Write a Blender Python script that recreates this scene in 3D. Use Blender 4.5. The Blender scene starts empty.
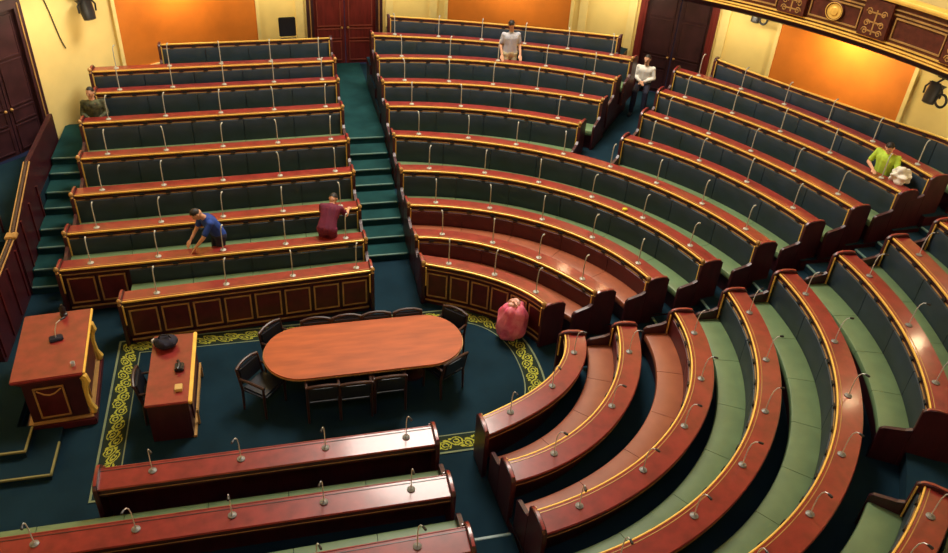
import bpy, bmesh, math, random
from mathutils import Vector, Matrix, Quaternion
random.seed(7)
SC = bpy.context.scene
COL = SC.collection
PI = math.pi
R_ = math.radians

# ------------------------------------------------------------------ materials
def new_mat(name):
    m = bpy.data.materials.new(name); m.use_nodes = True
    nt = m.node_tree; b = nt.nodes['Principled BSDF']
    return m, nt, b

def mat(name, c, rough=.5, metal=0., var=.12, scale=6., stretch=(1, 1, 1), bump=0., bscale=60., spec=.5, coat=0., c2=None):
    m, nt, b = new_mat(name); N = nt.nodes; Lk = nt.links
    tc = N.new('ShaderNodeTexCoord'); mp = N.new('ShaderNodeMapping'); mp.inputs['Scale'].default_value = stretch
    Lk.new(tc.outputs['Object'], mp.inputs['Vector'])
    ns = N.new('ShaderNodeTexNoise'); ns.inputs['Scale'].default_value = scale; ns.inputs['Detail'].default_value = 5
    Lk.new(mp.outputs[0], ns.inputs['Vector'])
    rp = N.new('ShaderNodeValToRGB'); e = rp.color_ramp.elements
    lo = [max(0, v * (1 - var)) for v in c]; hi = [min(1, v * (1 + var)) for v in (c2 or c)]
    e[0].position = .3; e[0].color = (*lo, 1); e[1].position = .7; e[1].color = (*hi, 1)
    Lk.new(ns.outputs['Fac'], rp.inputs['Fac']); Lk.new(rp.outputs[0], b.inputs['Base Color'])
    b.inputs['Roughness'].default_value = rough; b.inputs['Metallic'].default_value = metal
    b.inputs['Specular IOR Level'].default_value = spec; b.inputs['Coat Weight'].default_value = coat
    b.inputs['Coat Roughness'].default_value = .25
    if bump:
        n2 = N.new('ShaderNodeTexNoise'); n2.inputs['Scale'].default_value = bscale
        bp = N.new('ShaderNodeBump'); bp.inputs['Strength'].default_value = bump; bp.inputs['Distance'].default_value = .01
        Lk.new(tc.outputs['Object'], n2.inputs['Vector']); Lk.new(n2.outputs['Fac'], bp.inputs['Height']); Lk.new(bp.outputs[0], b.inputs['Normal'])
    return m

M = {}
M['desk'] = mat('red_mahogany', (.235, .024, .021), .33, var=.25, scale=5, stretch=(1, 1, 6), coat=.45); M['desk'].node_tree.nodes['Principled BSDF'].inputs['Coat Roughness'].default_value = .12
M['wood'] = mat('dark_mahogany', (.042, .006, .010), .42, var=.3, scale=5, stretch=(2, 2, .6), coat=.1)
M['panelwood'] = mat('panel_mahogany', (.075, .008, .009), .4, var=.3, scale=5)
M['table'] = mat('orange_mahogany', (.40, .085, .018), .5, var=.2, scale=3, stretch=(.5, 3, 1), spec=.35)
M['gold'] = mat('gilt_trim', (.95, .60, .13), .38, metal=.3, var=.1)
M['gilt_dull'] = mat('dull_gilt', (.44, .25, .08), .4, metal=.2, var=.2)
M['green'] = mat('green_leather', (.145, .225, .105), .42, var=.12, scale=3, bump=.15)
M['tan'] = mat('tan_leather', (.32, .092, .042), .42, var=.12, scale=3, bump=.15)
M['back'] = mat('shaded_green_leather', (.017, .034, .040), .5, var=.25, scale=2.5, bump=.15, c2=(.016, .028, .046))  # much darker than the seats: shade on the upright backs put into the colour
M['redback'] = mat('shaded_red_leather', (.075, .008, .012), .5, var=.25, scale=2.5, bump=.15)  # red backrests, likewise darkened with their shade in the colour
M['pipe'] = mat('pale_piping', (.42, .42, .36), .4)
M['panelmould'] = mat('light_mahogany', (.26, .06, .04), .4)
M['carpet'] = mat('teal_carpet', (.008, .026, .040), .95, var=.25, scale=1.2, bump=.3, bscale=150, spec=.1)
M['aisle'] = mat('aisle_carpet', (.011, .050, .050), .95, var=.25, scale=2, bump=.3, bscale=150, spec=.1)
M['nosing'] = mat('stair_nosing', (.12, .21, .18), .4)
M['olive'] = mat('olive_nosing', (.22, .20, .07), .5)
M['wall'] = mat('ochre_plaster', (.86, .66, .24), .8, var=.06, scale=1.5)
M['orange'] = mat('orange_fabric', (.62, .18, .014), .8, var=.12, scale=1.5)
M['pale'] = mat('pale_moulding', (.85, .68, .28), .6, var=.05)
M['door'] = mat('door_mahogany', (.15, .018, .016), .4, var=.3, scale=4, stretch=(3, 3, .5))
M['doordark'] = mat('dark_door_wood', (.04, .012, .016), .45, var=.3, scale=4)
M['black'] = mat('black_metal', (.012, .012, .016), .4)
M['steel'] = mat('brushed_steel', (.62, .63, .64), .35, metal=.1, var=.05)
M['basemetal'] = mat('grey_metal', (.20, .20, .19), .45, metal=.2)
M['chair'] = mat('black_leather', (.012, .014, .022), .4, var=.2)
M['chairwood'] = mat('chair_wood', (.042, .016, .013), .4, var=.2)
M['skin'] = mat('skin', (.62, .33, .20), .6, var=.06)
M['hair'] = mat('dark_hair', (.012, .009, .008), .6)
M['pink'] = mat('pink_plastic', (.95, .11, .25), .3, var=.15, scale=7, c2=(.95, .27, .36))
M['white'] = mat('white_cloth', (.75, .73, .66), .8, var=.05)
M['whiteknit'] = mat('white_knit', (.70, .66, .58), .85, var=.08)
M['lime'] = mat('lime_cotton', (.42, .62, .05), .8, var=.1)
M['blue'] = mat('blue_cotton', (.012, .05, .28), .8, var=.2)
M['maroon'] = mat('maroon_cotton', (.13, .008, .035), .8, var=.2)
M['grey'] = mat('pale_grey_cotton', (.42, .42, .46), .8, var=.1)
M['navy'] = mat('navy_trousers', (.010, .010, .028), .8, var=.2)
M['beige'] = mat('beige_trousers', (.50, .46, .28), .8, var=.1)
M['olivecloth'] = mat('patterned_cotton', (.008, .009, .008), .8, var=.1, scale=11, c2=(.10, .11, .05))
M['yellow'] = mat('yellow_glint', (.75, .62, .02), .6)
M['balc'] = mat('carved_mahogany', (.085, .018, .012), .4, var=.35, scale=7, bump=.2, bscale=18)
M['cardboard'] = mat('cream_card', (.62, .42, .14), .7)

def rug_material():
    m, nt, b = new_mat('scroll_border'); N = nt.nodes; L = nt.links
    def mth(op, a, b_=None):
        n = N.new('ShaderNodeMath'); n.operation = op
        for i, v in enumerate((a, b_)):
            if v is None: continue
            if isinstance(v, (int, float)): n.inputs[i].default_value = v
            else: L.new(v, n.inputs[i])
        return n.outputs[0]
    uv = N.new('ShaderNodeUVMap'); sp = N.new('ShaderNodeSeparateXYZ'); L.new(uv.outputs[0], sp.inputs[0])
    ns = N.new('ShaderNodeTexNoise'); ns.inputs['Scale'].default_value = 9; L.new(uv.outputs[0], ns.inputs['Vector'])
    wob = mth('MULTIPLY', mth('SUBTRACT', ns.outputs['Fac'], .5), .22)
    x = mth('ADD', sp.outputs['X'], wob); y = mth('ADD', mth('SUBTRACT', sp.outputs['Y'], .5), wob)   # y: -.5 .. .5 across the band
    fx = mth('FRACT', x)
    def circ(cx, cy): return mth('SQRT', mth('ADD', mth('POWER', mth('SUBTRACT', fx, cx), 2), mth('POWER', mth('SUBTRACT', y, cy), 2)))
    def near(v, w): return mth('LESS_THAN', mth('ABSOLUTE', v), w)
    stem = near(mth('SUBTRACT', y, mth('MULTIPLY', mth('SINE', mth('MULTIPLY', x, 2 * PI)), .2)), .04)
    parts = [stem]
    for cx, cy in ((.27, -.12), (.77, .12)):
        d = circ(cx, cy)
        parts += [near(mth('SUBTRACT', d, .26), .028), near(mth('SUBTRACT', d, .12), .036)]
    for cx, cy in ((.02, .27), (.52, -.27)):
        parts += [mth('LESS_THAN', circ(cx, cy), .09)]
    tot = parts[0]
    for p in parts[1:]: tot = mth('MAXIMUM', tot, p)
    tot = mth('MULTIPLY', tot, mth('LESS_THAN', mth('ABSOLUTE', mth('SUBTRACT', sp.outputs['Y'], .5)), .42))
    mx = N.new('ShaderNodeMix'); mx.data_type = 'RGBA'
    mx.inputs[6].default_value = (.022, .032, .02, 1); mx.inputs[7].default_value = (.40, .40, .05, 1)
    L.new(tot, mx.inputs[0]); L.new(mx.outputs[2], b.inputs['Base Color']); b.inputs['Roughness'].default_value = .95
    b.inputs['Specular IOR Level'].default_value = .1
    return m
M['rug'] = rug_material()
M['rugline'] = mat('pale_carpet_line', (.20, .24, .13), .95, spec=.1)

# ------------------------------------------------------------------ object helpers
def link(name, bm, mats, parent=None, smooth=35, label=None):
    bmesh.ops.recalc_face_normals(bm, faces=bm.faces[:])
    me = bpy.data.meshes.new(name); bm.to_mesh(me); bm.free()
    for m in (mats if isinstance(mats, (list, tuple)) else [mats]): me.materials.append(m)
    if smooth:
        for p in me.polygons: p.use_smooth = True
        me.set_sharp_from_angle(angle=R_(smooth))
    o = bpy.data.objects.new(name, me); COL.objects.link(o)
    if parent: put(o, parent)
    if label: o['label'] = label
    return o
def put(o, parent):
    o.parent = parent
def tag(o, label, cat, group=None):
    o['label'] = label; o['category'] = cat
    if group: o['group'] = group
    return o
def thing(name, label, cat, loc=(0, 0, 0), rz=0., group=None):
    o = bpy.data.objects.new(name, None); o.empty_display_size = .1; COL.objects.link(o)
    o.location = loc; o.rotation_euler = (0, 0, rz)
    return tag(o, label, cat, group)
def struct(name, bm, mats, smooth=35):
    o = link(name, bm, mats, None, smooth); o['kind'] = 'structure'; return o
def dup(o, parent=None):
    c = o.copy(); COL.objects.link(c); c.parent = parent
    for ch in list(o.children): dup(ch, c)
    return c

# ------------------------------------------------------------------ mesh helpers (add to a bmesh)
def box(bm, c, s, rz=0., bev=0., mi=0):
    t = bmesh.new(); bmesh.ops.create_cube(t, size=1)
    bmesh.ops.scale(t, vec=s, verts=t.verts)
    if bev: bmesh.ops.bevel(t, geom=t.edges[:], offset=bev, segments=2, affect='EDGES')
    if rz: bmesh.ops.rotate(t, cent=(0, 0, 0), matrix=Matrix.Rotation(rz, 3, 'Z'), verts=t.verts)
    bmesh.ops.translate(t, vec=c, verts=t.verts); join(bm, t, mi)
def join(bm, t, mi=0, mtx=None):
    if mtx is not None: t.transform(mtx)
    vm = {v: bm.verts.new(v.co) for v in t.verts}
    for f in t.faces:
        try:
            nf = bm.faces.new([vm[v] for v in f.verts]); nf.material_index = mi
        except ValueError: pass
    t.free()
def tube(bm, pts, rad, n=8, mi=0, cap=True):
    pts = [Vector(p) for p in pts]; rads = rad if isinstance(rad, (list, tuple)) else [rad] * len(pts)
    rings = []; up = None
    for i, p in enumerate(pts):
        d = (pts[min(i + 1, len(pts) - 1)] - pts[max(i - 1, 0)]).normalized()
        if up is None: up = d.orthogonal().normalized()
        up = (up - d * up.dot(d)).normalized(); sd = d.cross(up)
        rings.append([bm.verts.new(p + (up * math.cos(a) + sd * math.sin(a)) * rads[i]) for a in [2 * PI * k / n for k in range(n)]])
    for a, b in zip(rings, rings[1:]):
        for k in range(n):
            f = bm.faces.new((a[k], a[(k + 1) % n], b[(k + 1) % n], b[k])); f.material_index = mi
    if cap:
        for r in (rings[0], rings[-1]):
            f = bm.faces.new(r); f.material_index = mi
def lathe(bm, prof, c=(0, 0, 0), n=16, mi=0):
    rings = []
    for r, z in prof:
        rings.append([bm.verts.new((c[0] + r * math.cos(2 * PI * k / n), c[1] + r * math.sin(2 * PI * k / n), c[2] + z)) for k in range(n)])
    for a, b in zip(rings, rings[1:]):
        for k in range(n):
            f = bm.faces.new((a[k], a[(k + 1) % n], b[(k + 1) % n], b[k])); f.material_index = mi
    for r in (rings[0], rings[-1]):
        f = bm.faces.new(r); f.material_index = mi
def ball(bm, c, r, mi=0, sub=2, scl=(1, 1, 1)):
    t = bmesh.new(); bmesh.ops.create_icosphere(t, subdivisions=sub, radius=r)
    bmesh.ops.scale(t, vec=scl, verts=t.verts); bmesh.ops.translate(t, vec=c, verts=t.verts); join(bm, t, mi)
def prism(bm, poly, z0, z1, mi=0):
    a = [bm.verts.new((x, y, z0)) for x, y in poly]; b = [bm.verts.new((x, y, z1)) for x, y in poly]
    n = len(poly)
    for k in range(n):
        f = bm.faces.new((a[k], a[(k + 1) % n], b[(k + 1) % n], b[k])); f.material_index = mi
    for r in (a, b):
        f = bm.faces.new(r); f.material_index = mi

# ------------------------------------------------------------------ the plan of the chamber
# hall frame: origin = centre of the horseshoe, +X = axis of the hall, rows rise outwards
Z = [0.90, 0.9657, 1.1305, 1.3985, 1.6948, 1.9853, 2.2594, 2.5205, 2.7755, 3.0848]      # front edge height of each desk row
T = [0.0, 0.10, 0.33, 0.60, 0.895, 1.185, 1.459, 1.721, 1.975, 2.285]                    # tread behind each row
T[0] = 0.06; T[1] = 0.20
POLY = {'A0': [2.0677, -0.055, -0.3656, 0.2904], 'A1': [3.265, -1.215, 1.0763, -0.2449], 'A2': [4.1176, -0.0238, -0.4038, 0.2566],
        'A3': [5.1711, -0.1639, -0.217, 0.1881], 'A4': [6.2634, -0.3478, -0.2026, 0.2739], 'A5': [7.8711, -1.2131, 0.5254],
        'B5': [7.3039, -0.1751, -0.1605], 'A6': [9.5426, -2.2446, 0.8335], 'B6': [8.2852, -1.1842, 1.2162], 'A7': [9.1331, -0.1115, 0.0194],
        'B7': [9.2529, -1.3688, 1.2942], 'A8': [12.4989, -4.4576, 1.8239], 'B8': [9.949, -0.939, 1.1532], 'A9': [15.9305, -9.0036, 3.6264],
        'B9': [11.7912, -6.2383, 6.4682], 'E0': [2.0549, -0.1847, -0.6706, -0.3566], 'E1': [3.0615, 0.4408, 0.4463, 0.1173],
        'E2': [4.0572, -0.2638, -0.5587, -0.2496], 'E3': [5.092, 0.1219, 0.0152, -0.03], 'E4': [6.0136, -0.3511, -0.4497, -0.1229],
        'E5': [7.1299, -0.4923, -0.6646, -0.1782], 'E6': [8.1659, 0.2685], 'E7': [9.05]}
CLAMP = {'A8': (.60, 1.58), 'A9': (.90, 1.53), 'B9': (.18, .72), 'B8': (.25, .80), 'E6': (-.35, .05), 'E5': (-1.05, .05), 'E4': (-1.25, .05), 'E3': (-1.45, .1)}
LINE = {'L0': (2.1955, .0755), 'L1': (3.1392, .0447), 'L2': (4.1331, .0464), 'L3': (5.1934, .0553), 'L4': (6.1574, .0469), 'L5': (7.315, .0531),
        'L6': (8.312, .0564), 'L7': (8.9772, .0577), 'L8': (9.9357, .0637), 'N0': (-2.0761, -.0004), 'N1': (-3.0876, -.0034), 'N2': (-4.0797, .0195)}
def rad(key, th):
    lo, hi = CLAMP.get(key, (-9, 9)); th = min(max(th, lo), hi)
    return sum(c * th ** i for i, c in enumerate(POLY[key]))
class Arc:
    def __init__(s, key, t0, t1): s.key, s.t0, s.t1 = key, t0, t1
    def p(s, q, d, z):
        th = s.t0 + (s.t1 - s.t0) * q; r = rad(s.key, th) + d
        return Vector((r * math.cos(th), r * math.sin(th), z))
    def length(s): return abs(s.t1 - s.t0) * rad(s.key, (s.t0 + s.t1) / 2)
    def segs(s): return max(6, int(s.length() / .16))
class Lin:
    def __init__(s, key, u0, u1):
        s.a, s.b = LINE[key]; s.u0, s.u1 = u0, u1; s.sg = 1 if key[0] == 'L' else -1
    def p(s, q, d, z):
        u = s.u0 + (s.u1 - s.u0) * q
        return Vector((u, s.a + s.b * u + s.sg * d, z))
    def length(s): return abs(s.u1 - s.u0)
    def segs(s): return 2
def sweep(bm, path, prof, q0=0., q1=1., n=None, mi=0):
    n = n or max(1, int(path.segs() * abs(q1 - q0)) + 1)
    rings = [[bm.verts.new(path.p(q0 + (q1 - q0) * i / n, d, z)) for d, z in prof] for i in range(n + 1)]
    m = len(prof)
    for a, b in zip(rings, rings[1:]):
        for k in range(m):
            f = bm.faces.new((a[k], a[(k + 1) % m], b[(k + 1) % m], b[k])); f.material_index = mi
    for r in (rings[0], rings[-1]):
        f = bm.faces.new(r); f.material_index = mi
def rect(d0, d1, z0, z1): return [(d0, z0), (d1, z0), (d1, z1), (d0, z1)]
def rrect(d0, d1, z0, z1, r=.03):
    o = []
    for cx, cz, a0 in ((d1 - r, z0 + r, -90), (d1 - r, z1 - r, 0), (d0 + r, z1 - r, 90), (d0 + r, z0 + r, 180)):
        for k in range(3):
            a = R_(a0 + 45 * k); o.append((cx + r * math.cos(a), cz + r * math.sin(a)))
    return o
def asn(v, r): return math.asin(v / r)

ORD = ['front', 'second', 'third', 'fourth', 'fifth', 'sixth', 'seventh', 'eighth', 'ninth', 'tenth']
CNT = ['first', 'second', 'third', 'fourth', 'fifth', 'sixth', 'seventh', 'eighth', 'ninth', 'tenth', 'eleventh', 'twelfth']

# ------------------------------------------------------------------ benches: desk k, whose front is the backrest of the seat below it
hook_mesh = None
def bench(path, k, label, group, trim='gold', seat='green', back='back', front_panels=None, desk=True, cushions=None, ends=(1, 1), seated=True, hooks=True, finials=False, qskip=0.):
    """path front edge; seat/back: leather; front_panels: number of gilt framed panels in place of cushions"""
    global hook_mesh
    z = Z[k]; t0 = T[k - 1] if k else 0.0; t1 = T[k]
    if front_panels and k == 0: t0 = 0.0
    root = thing('bench', label, 'bench', path.p(.5, 0, t0), 0, group)
    base = root.location.copy()
    def part(name, bm, m, par=None, **kw):
        bmesh.ops.translate(bm, vec=-base, verts=bm.verts)
        return link(name, bm, m, par or root, **kw)
    ln = path.length(); n = cushions or max(1, round(ln / 1.12)); eps = .05 / ln
    # wooden board behind the cushions, reaching down to the lower tread
    bm = bmesh.new(); sweep(bm, path, rect(0, .05, t0, z - .035)); 
    sweep(bm, path, rect(-.025, 0, z - .135, z - .045)); part('back_board', bm, M['wood'])
    # gilt mouldings
    bm = bmesh.new()
    sweep(bm, path, rrect(-.030, -.002, z - .034, z + .006, .012))
    for q in (0, 1):
        if ends[q]:
            a = eps * .2 if q == 0 else 1 - eps * .9; sweep(bm, path, rect(-.105, -.085, t0 + .45, z - .04), a, a + eps * .5, 1)
    part('gilt_moulding', bm, M[trim])
    bm = bmesh.new(); sweep(bm, path, rect(-.037, -.02, z - .118, z - .10)); part('lower_moulding', bm, M['gilt_dull'])
    if desk: bm = bmesh.new(); sweep(bm, path, rect(.030, .042, z - .02, z + .0035)); part('inlay_line', bm, M['gilt_dull' if trim == 'gold' else 'wood'])
    if desk:
        bm = bmesh.new(); sweep(bm, path, [(.0, z - .035), (.33, z - .058), (.342, z - .045), (.33, z - .024), (.0, z + .002)]); part('desktop', bm, M['desk'])
        bm = bmesh.new(); sweep(bm, path, rect(.28, .312, z - .19, z - .05)); sweep(bm, path, rect(.05, .285, z - .19, z - .165)); part('drawer_shelf', bm, M['wood'])
        bm = bmesh.new(); sweep(bm, path, rect(.311, .318, z - .15, z - .14)); part('gilt_line', bm, M['gilt_dull'])
    if front_panels:
        nf, f0, f1 = front_panels
        for i in range(nf):
            a = f0 + (f1 - f0) * (i + .06) / nf; b = f0 + (f1 - f0) * (i + .94) / nf
            zb, zt = t0 + .16, z - .19
            bm = bmesh.new(); sweep(bm, path, rect(-.02, .0, zb, zt), a, b); pn = part('front_panel', bm, M['panelwood'])
            bm = bmesh.new(); w = .028; e = w / ln
            sweep(bm, path, rect(-.034, -.018, zb, zb + w), a, b); sweep(bm, path, rect(-.034, -.018, zt - w, zt), a, b)
            sweep(bm, path, rect(-.034, -.018, zb + w, zt - w), a, a + e); sweep(bm, path, rect(-.034, -.018, zb + w, zt - w), b - e, b)
            part('panel_frame', bm, M['gilt_dull'], pn)
        bm = bmesh.new(); sweep(bm, path, rect(-.06, 0, t0, t0 + .09), f0, f1); part('plinth', bm, M['wood'])
        bm = bmesh.new(); sweep(bm, path, rect(-.068, -.05, t0 + .075, t0 + .105), f0, f1); part('plinth_moulding', bm, M['gilt_dull'])
    if seated:
        s0 = qskip
        for i in range(n):
            a = s0 + (1 - s0) * (i / n) + eps * .14; b = s0 + (1 - s0) * ((i + 1) / n) - eps * .14
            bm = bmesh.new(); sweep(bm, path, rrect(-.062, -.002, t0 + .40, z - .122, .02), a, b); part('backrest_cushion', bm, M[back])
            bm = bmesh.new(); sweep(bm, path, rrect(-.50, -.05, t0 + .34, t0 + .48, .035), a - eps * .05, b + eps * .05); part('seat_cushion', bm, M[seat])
            if i:
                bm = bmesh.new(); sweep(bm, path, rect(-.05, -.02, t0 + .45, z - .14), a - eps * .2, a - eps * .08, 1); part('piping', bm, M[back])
        bm = bmesh.new(); sweep(bm, path, rect(-.42, -.02, t0, t0 + .35), s0, 1.); part('seat_base', bm, M['wood'])
        if hooks:
            m2 = max(2, round(ln * (1 - s0) / .52))
            for i in range(m2):
                q = s0 + (1 - s0) * (i + .5) / m2; p = path.p(q, -.05, z - .075); d = path.p(q, -.2, 0) - path.p(q, 0, 0)
                if hook_mesh is None:
                    bm = bmesh.new(); box(bm, (0, 0, 0), (.022, .10, .055), 0, .008); o = link('name_plate_holder', bm, M['black']); hook_mesh = o.data; bpy.data.objects.remove(o)
                o = bpy.data.objects.new('name_plate_holder', hook_mesh); COL.objects.link(o); o.parent = root
                o.location = p - base; o.rotation_euler = (0, 0, math.atan2(d.y, d.x))
    # end panels
    for q in (0, 1):
        if not ends[q]: continue
        a0, a1 = (-eps * 1.0, eps * .25) if q == 0 else (1 - eps * .25, 1 + eps * 1.0)
        bm = bmesh.new()
        lo = min(t0, t1)
        prof = [(-.12, lo), (.36, lo), (.36, z - .02), (.30, z + .03), (.20, z + .05), (.05, z + .055), (-.05, z + .035), (-.12, z - .02)] if desk else \
               [(-.12, lo), (.09, lo), (.09, z + .03), (-.06, z + .03), (-.12, z - .02)]
        sweep(bm, path, prof, a0, a1, 1)
        if seated and not (q == 0 and qskip): sweep(bm, path, [(-.52, t0), (-.12, t0), (-.12, t0 + .72), (-.20, t0 + .66), (-.47, t0 + .62), (-.52, t0 + .57)], a0, a1, 1)
        bmesh.ops.bevel(bm, geom=[e for e in bm.edges], offset=.008, segments=1, affect='EDGES')
        ep = part('end_panel', bm, M['wood'])
        if desk:
            bm = bmesh.new(); aa = (a0 - .004, a0 + eps * .1) if q == 0 else (a1 - eps * .1, a1 + .004)
            am = (a0 + a1) / 2
            sweep(bm, path, [(-.10, z - .01), (-.05, z + .042), (.05, z + .064), (.2, z + .059), (.31, z + .036), (.31, z + .024), (.2, z + .048), (.05, z + .053), (-.05, z + .031)], a0 + (a1 - a0) * .2, a1 - (a1 - a0) * .2, 1)
            part('cap', bm, M['desk'], ep)
            if finials:
                bm = bmesh.new(); p = path.p(am, -.1, z - .03)
                lathe(bm, [(.012, 0), (.03, .02), (.018, .045), (.04, .075), (.045, .10), (.03, .135), (.008, .15)], p, 10); part('finial', bm, M['gilt_dull'], ep)
    return root

# microphones
def mic_bm(part, h):
    bm = bmesh.new()
    bend = .10
    path = [(0, 0, .0), (0, 0, h * .35), (.004, 0, h * .62), (.022, 0, h * .82), (.055, 0, h * .93), (.09, 0, h * .955)] if part != 'all' else [(0, 0, 0), (0, 0, h * .5), (.006, 0, h * .8), (.02, 0, h * .93), (.04, 0, h * .98)]
    if part in ('base', 'all'): lathe(bm, [(.055, 0), (.055, .012), (.035, .022), (.014, .03)], n=14)
    if part in ('neck', 'all'): tube(bm, path, .0075 if part == 'neck' else .011, 6)
    if part in ('head', 'all'): tube(bm, [path[-1], (.105, 0, h * .955), (.15, 0, h * .945), (.16, 0, h * .94)] if part != 'all' else [path[-1], (.06, 0, h), (.09, 0, h * 1.0)], [.010, .016, .018, .010] if part != 'all' else [.012, .016, .014], 8)
    return bm
mic_proto = {}
def mic(p, face, label, group, detailed, h=.5):
    rz = math.atan2(face.y, face.x) + random.uniform(-.5, .5); p = p.copy()
    key = (detailed, h)
    if key not in mic_proto:
        if detailed:
            r = thing('microphone', label, 'microphone')
            link('mic_base', mic_bm('base', h), M['basemetal'], r); link('gooseneck', mic_bm('neck', h), M['steel'], r); link('mic_head', mic_bm('head', h), M['black'], r)
        else:
            r = link('microphone', mic_bm('all', h), [M['pipe'], M['pipe']])
        mic_proto[key] = r; o = r
    else: o = dup(mic_proto[key])
    tag(o, label, 'microphone', group); o.location = p; o.rotation_euler = (0, 0, rz)
def mics(path, k, n, phrase, group, detailed=False, h=.5, qs=None, d=.13, order=1):
    qs = qs or [(i + .5) / n for i in range(n)]
    for i, q in enumerate(qs):
        p = path.p(q, d, Z[k] + .002 - .026 * d / .33 + .001); f = path.p(q, .5, 0) - path.p(q, 0, 0)
        j = i if order > 0 else len(qs) - 1 - i
        mic(p, f, 'microphone on ' + phrase + ', ' + CNT[j] + ' from ' + FROM[group], group, detailed, h)
FROM = {'microphones of the straight left block': 'the left', 'microphones of the middle block': 'the stair aisle',
        'microphones of the far right block': 'the side door aisle', 'microphones of the right-hand curve': 'the dark cross aisle',
        'microphones of the bottom right rows': 'the upper end', 'microphones of the near block': 'its right end'}

# --- straight left block (L)
LU0 = [-5.35, -6.5, -6.5, -6.48, -6.45, -6.52, -6.34, -6.45, -5.03]
G = 'microphones of the straight left block'
for k in range(9):
    p = Lin('L%d' % k, LU0[k], -1.0)
    nm = ORD[k] if k < 8 else 'topmost'
    if k == 0:
        bench(p, 0, 'front bench of the straight left block, eight gilt-framed wooden panels facing the floor', 'benches of the straight left block', front_panels=(8, .012, .988), seated=False, finials=True)
    elif k == 1:
        bench(p, 1, 'second bench of the straight left block, longer, two framed panels at its left end', 'benches of the straight left block', front_panels=(2, .01, .2), qskip=.21, cushions=4, finials=True)
    elif k == 8:
        bench(p, 8, 'topmost short bench of the straight left block against the yellow wall, without desk', 'benches of the straight left block', desk=False)
    else:
        bench(p, k, nm + ' bench from the floor in the straight left block, dark green backs, red desktop', 'benches of the straight left block', finials=True)
    if k < 8:
        if k == 0: qs = [.13 + .27 * i for i in range(4)]
        else: qs = [(-6.05 + 1.16 * i + 6.5) / 5.5 + .01 for i in range(5)]
        qs = [q for q in qs if .02 < q < .98]
        mics(p, k, 0, ('the %s desk of the straight left block' % nm), G, False, .51, qs)

# --- middle block (A): rows 0-4 run from the stair aisle to the cross aisle, rows 5-9 are cut by the side door aisle
G = 'microphones of the middle block'
NM = [3, 4, 5, 6, 8]
for k in range(5):
    R0 = rad('A%d' % k, .15)
    p = Arc('A%d' % k, PI / 2 - .012, asn(.62 + .02 * k if k else .50, R0))
    if k == 0:
        n = 5; bench(p, 0, 'front bench of the middle curved block, gilt-framed panels, pink bag leaning on it', 'benches of the middle curved block', front_panels=(6, .01, .99), seated=False, finials=True)
    else:
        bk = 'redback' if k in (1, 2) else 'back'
        bench(p, k, '%s bench from the floor in the middle curved block, %s backs, red desktop' % (ORD[k], 'dark red' if k in (1, 2) else 'dark green'), 'benches of the middle curved block',
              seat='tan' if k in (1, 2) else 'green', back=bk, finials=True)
    mics(p, k, NM[k], 'the %s desk of the middle curved block' % ORD[k], G, False, .51)
A2L, A2R = R_(51.5), R_(44.0)
G2 = 'microphones of the far right block'
for k in range(5, 10):
    pa = Arc('A%d' % k, PI / 2 - .01 if k < 9 else R_(86.7), [A2L + .025, A2L, A2L - .005, A2L - .015, A2L + .04][k - 5])
    pb = Arc('B%d' % k, A2R if k < 9 else R_(39.8), asn(.85 if k < 8 else .9, rad('B%d' % k, .1)))
    nm = ORD[k]
    if k < 9:
        bench(pa, k, nm + ' bench from the floor in the middle block, ends at the side door aisle', 'benches of the middle curved block', finials=True)
        bench(pb, k, nm + ' bench from the floor in the far right block, ends at the dark cross aisle', 'benches of the far right block')
    else:
        bench(pa, k, 'topmost bench of the middle block under the middle orange panel, without desk', 'benches of the middle curved block', desk=False)
        bench(pb, k, 'topmost bench of the far right block under the right orange panel, without desk', 'benches of the far right block', desk=False)
    if k < 9:
        mics(pa, k, round(pa.length() / 1.13), 'the %s desk of the middle block' % nm, G, False, .51)
        mics(pb, k, round(pb.length() / 1.13), 'the %s desk of the far right block' % nm, G2, False, .51)

# --- right-hand curve (E)
G = 'microphones of the right-hand curve'
endE = [.12, .24, .34, .40, .45]
for k in range(8):
    R0 = rad('E%d' % k, -.1)
    t0 = asn(-.33 if k < 3 else -.24, R0)
    if k < 5:
        RN = rad('E%d' % k, -1.4); p = Arc('E%d' % k, t0, -math.acos(endE[k] / RN))
    else: p = Arc('E%d' % k, t0, R_(-34.2))
    what = ['red desktop, no seat in front', 'tan seats in front', 'tan seats in front', 'green seats in front', 'green seats in front', 'cut short by the lower aisle', 'cut short by the lower aisle', 'farthest out'][k]
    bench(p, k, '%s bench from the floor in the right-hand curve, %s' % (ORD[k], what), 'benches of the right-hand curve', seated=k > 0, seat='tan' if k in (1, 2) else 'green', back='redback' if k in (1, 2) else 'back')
    mics(p, k, max(3, round(p.length() / 1.2)), 'the %s desk of the right-hand curve' % ORD[k], G, True, .5)
    if k in (5, 6):
        pc = Arc('E%d' % k, R_(-46.5), R_(-84))
        bench(pc, k, '%s bench from the floor below the lower aisle, bottom right corner' % ORD[k], 'benches of the bottom right rows')
        mics(pc, k, 5, 'the %s desk at bottom right' % ORD[k], 'microphones of the bottom right rows', True, .5)

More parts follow.
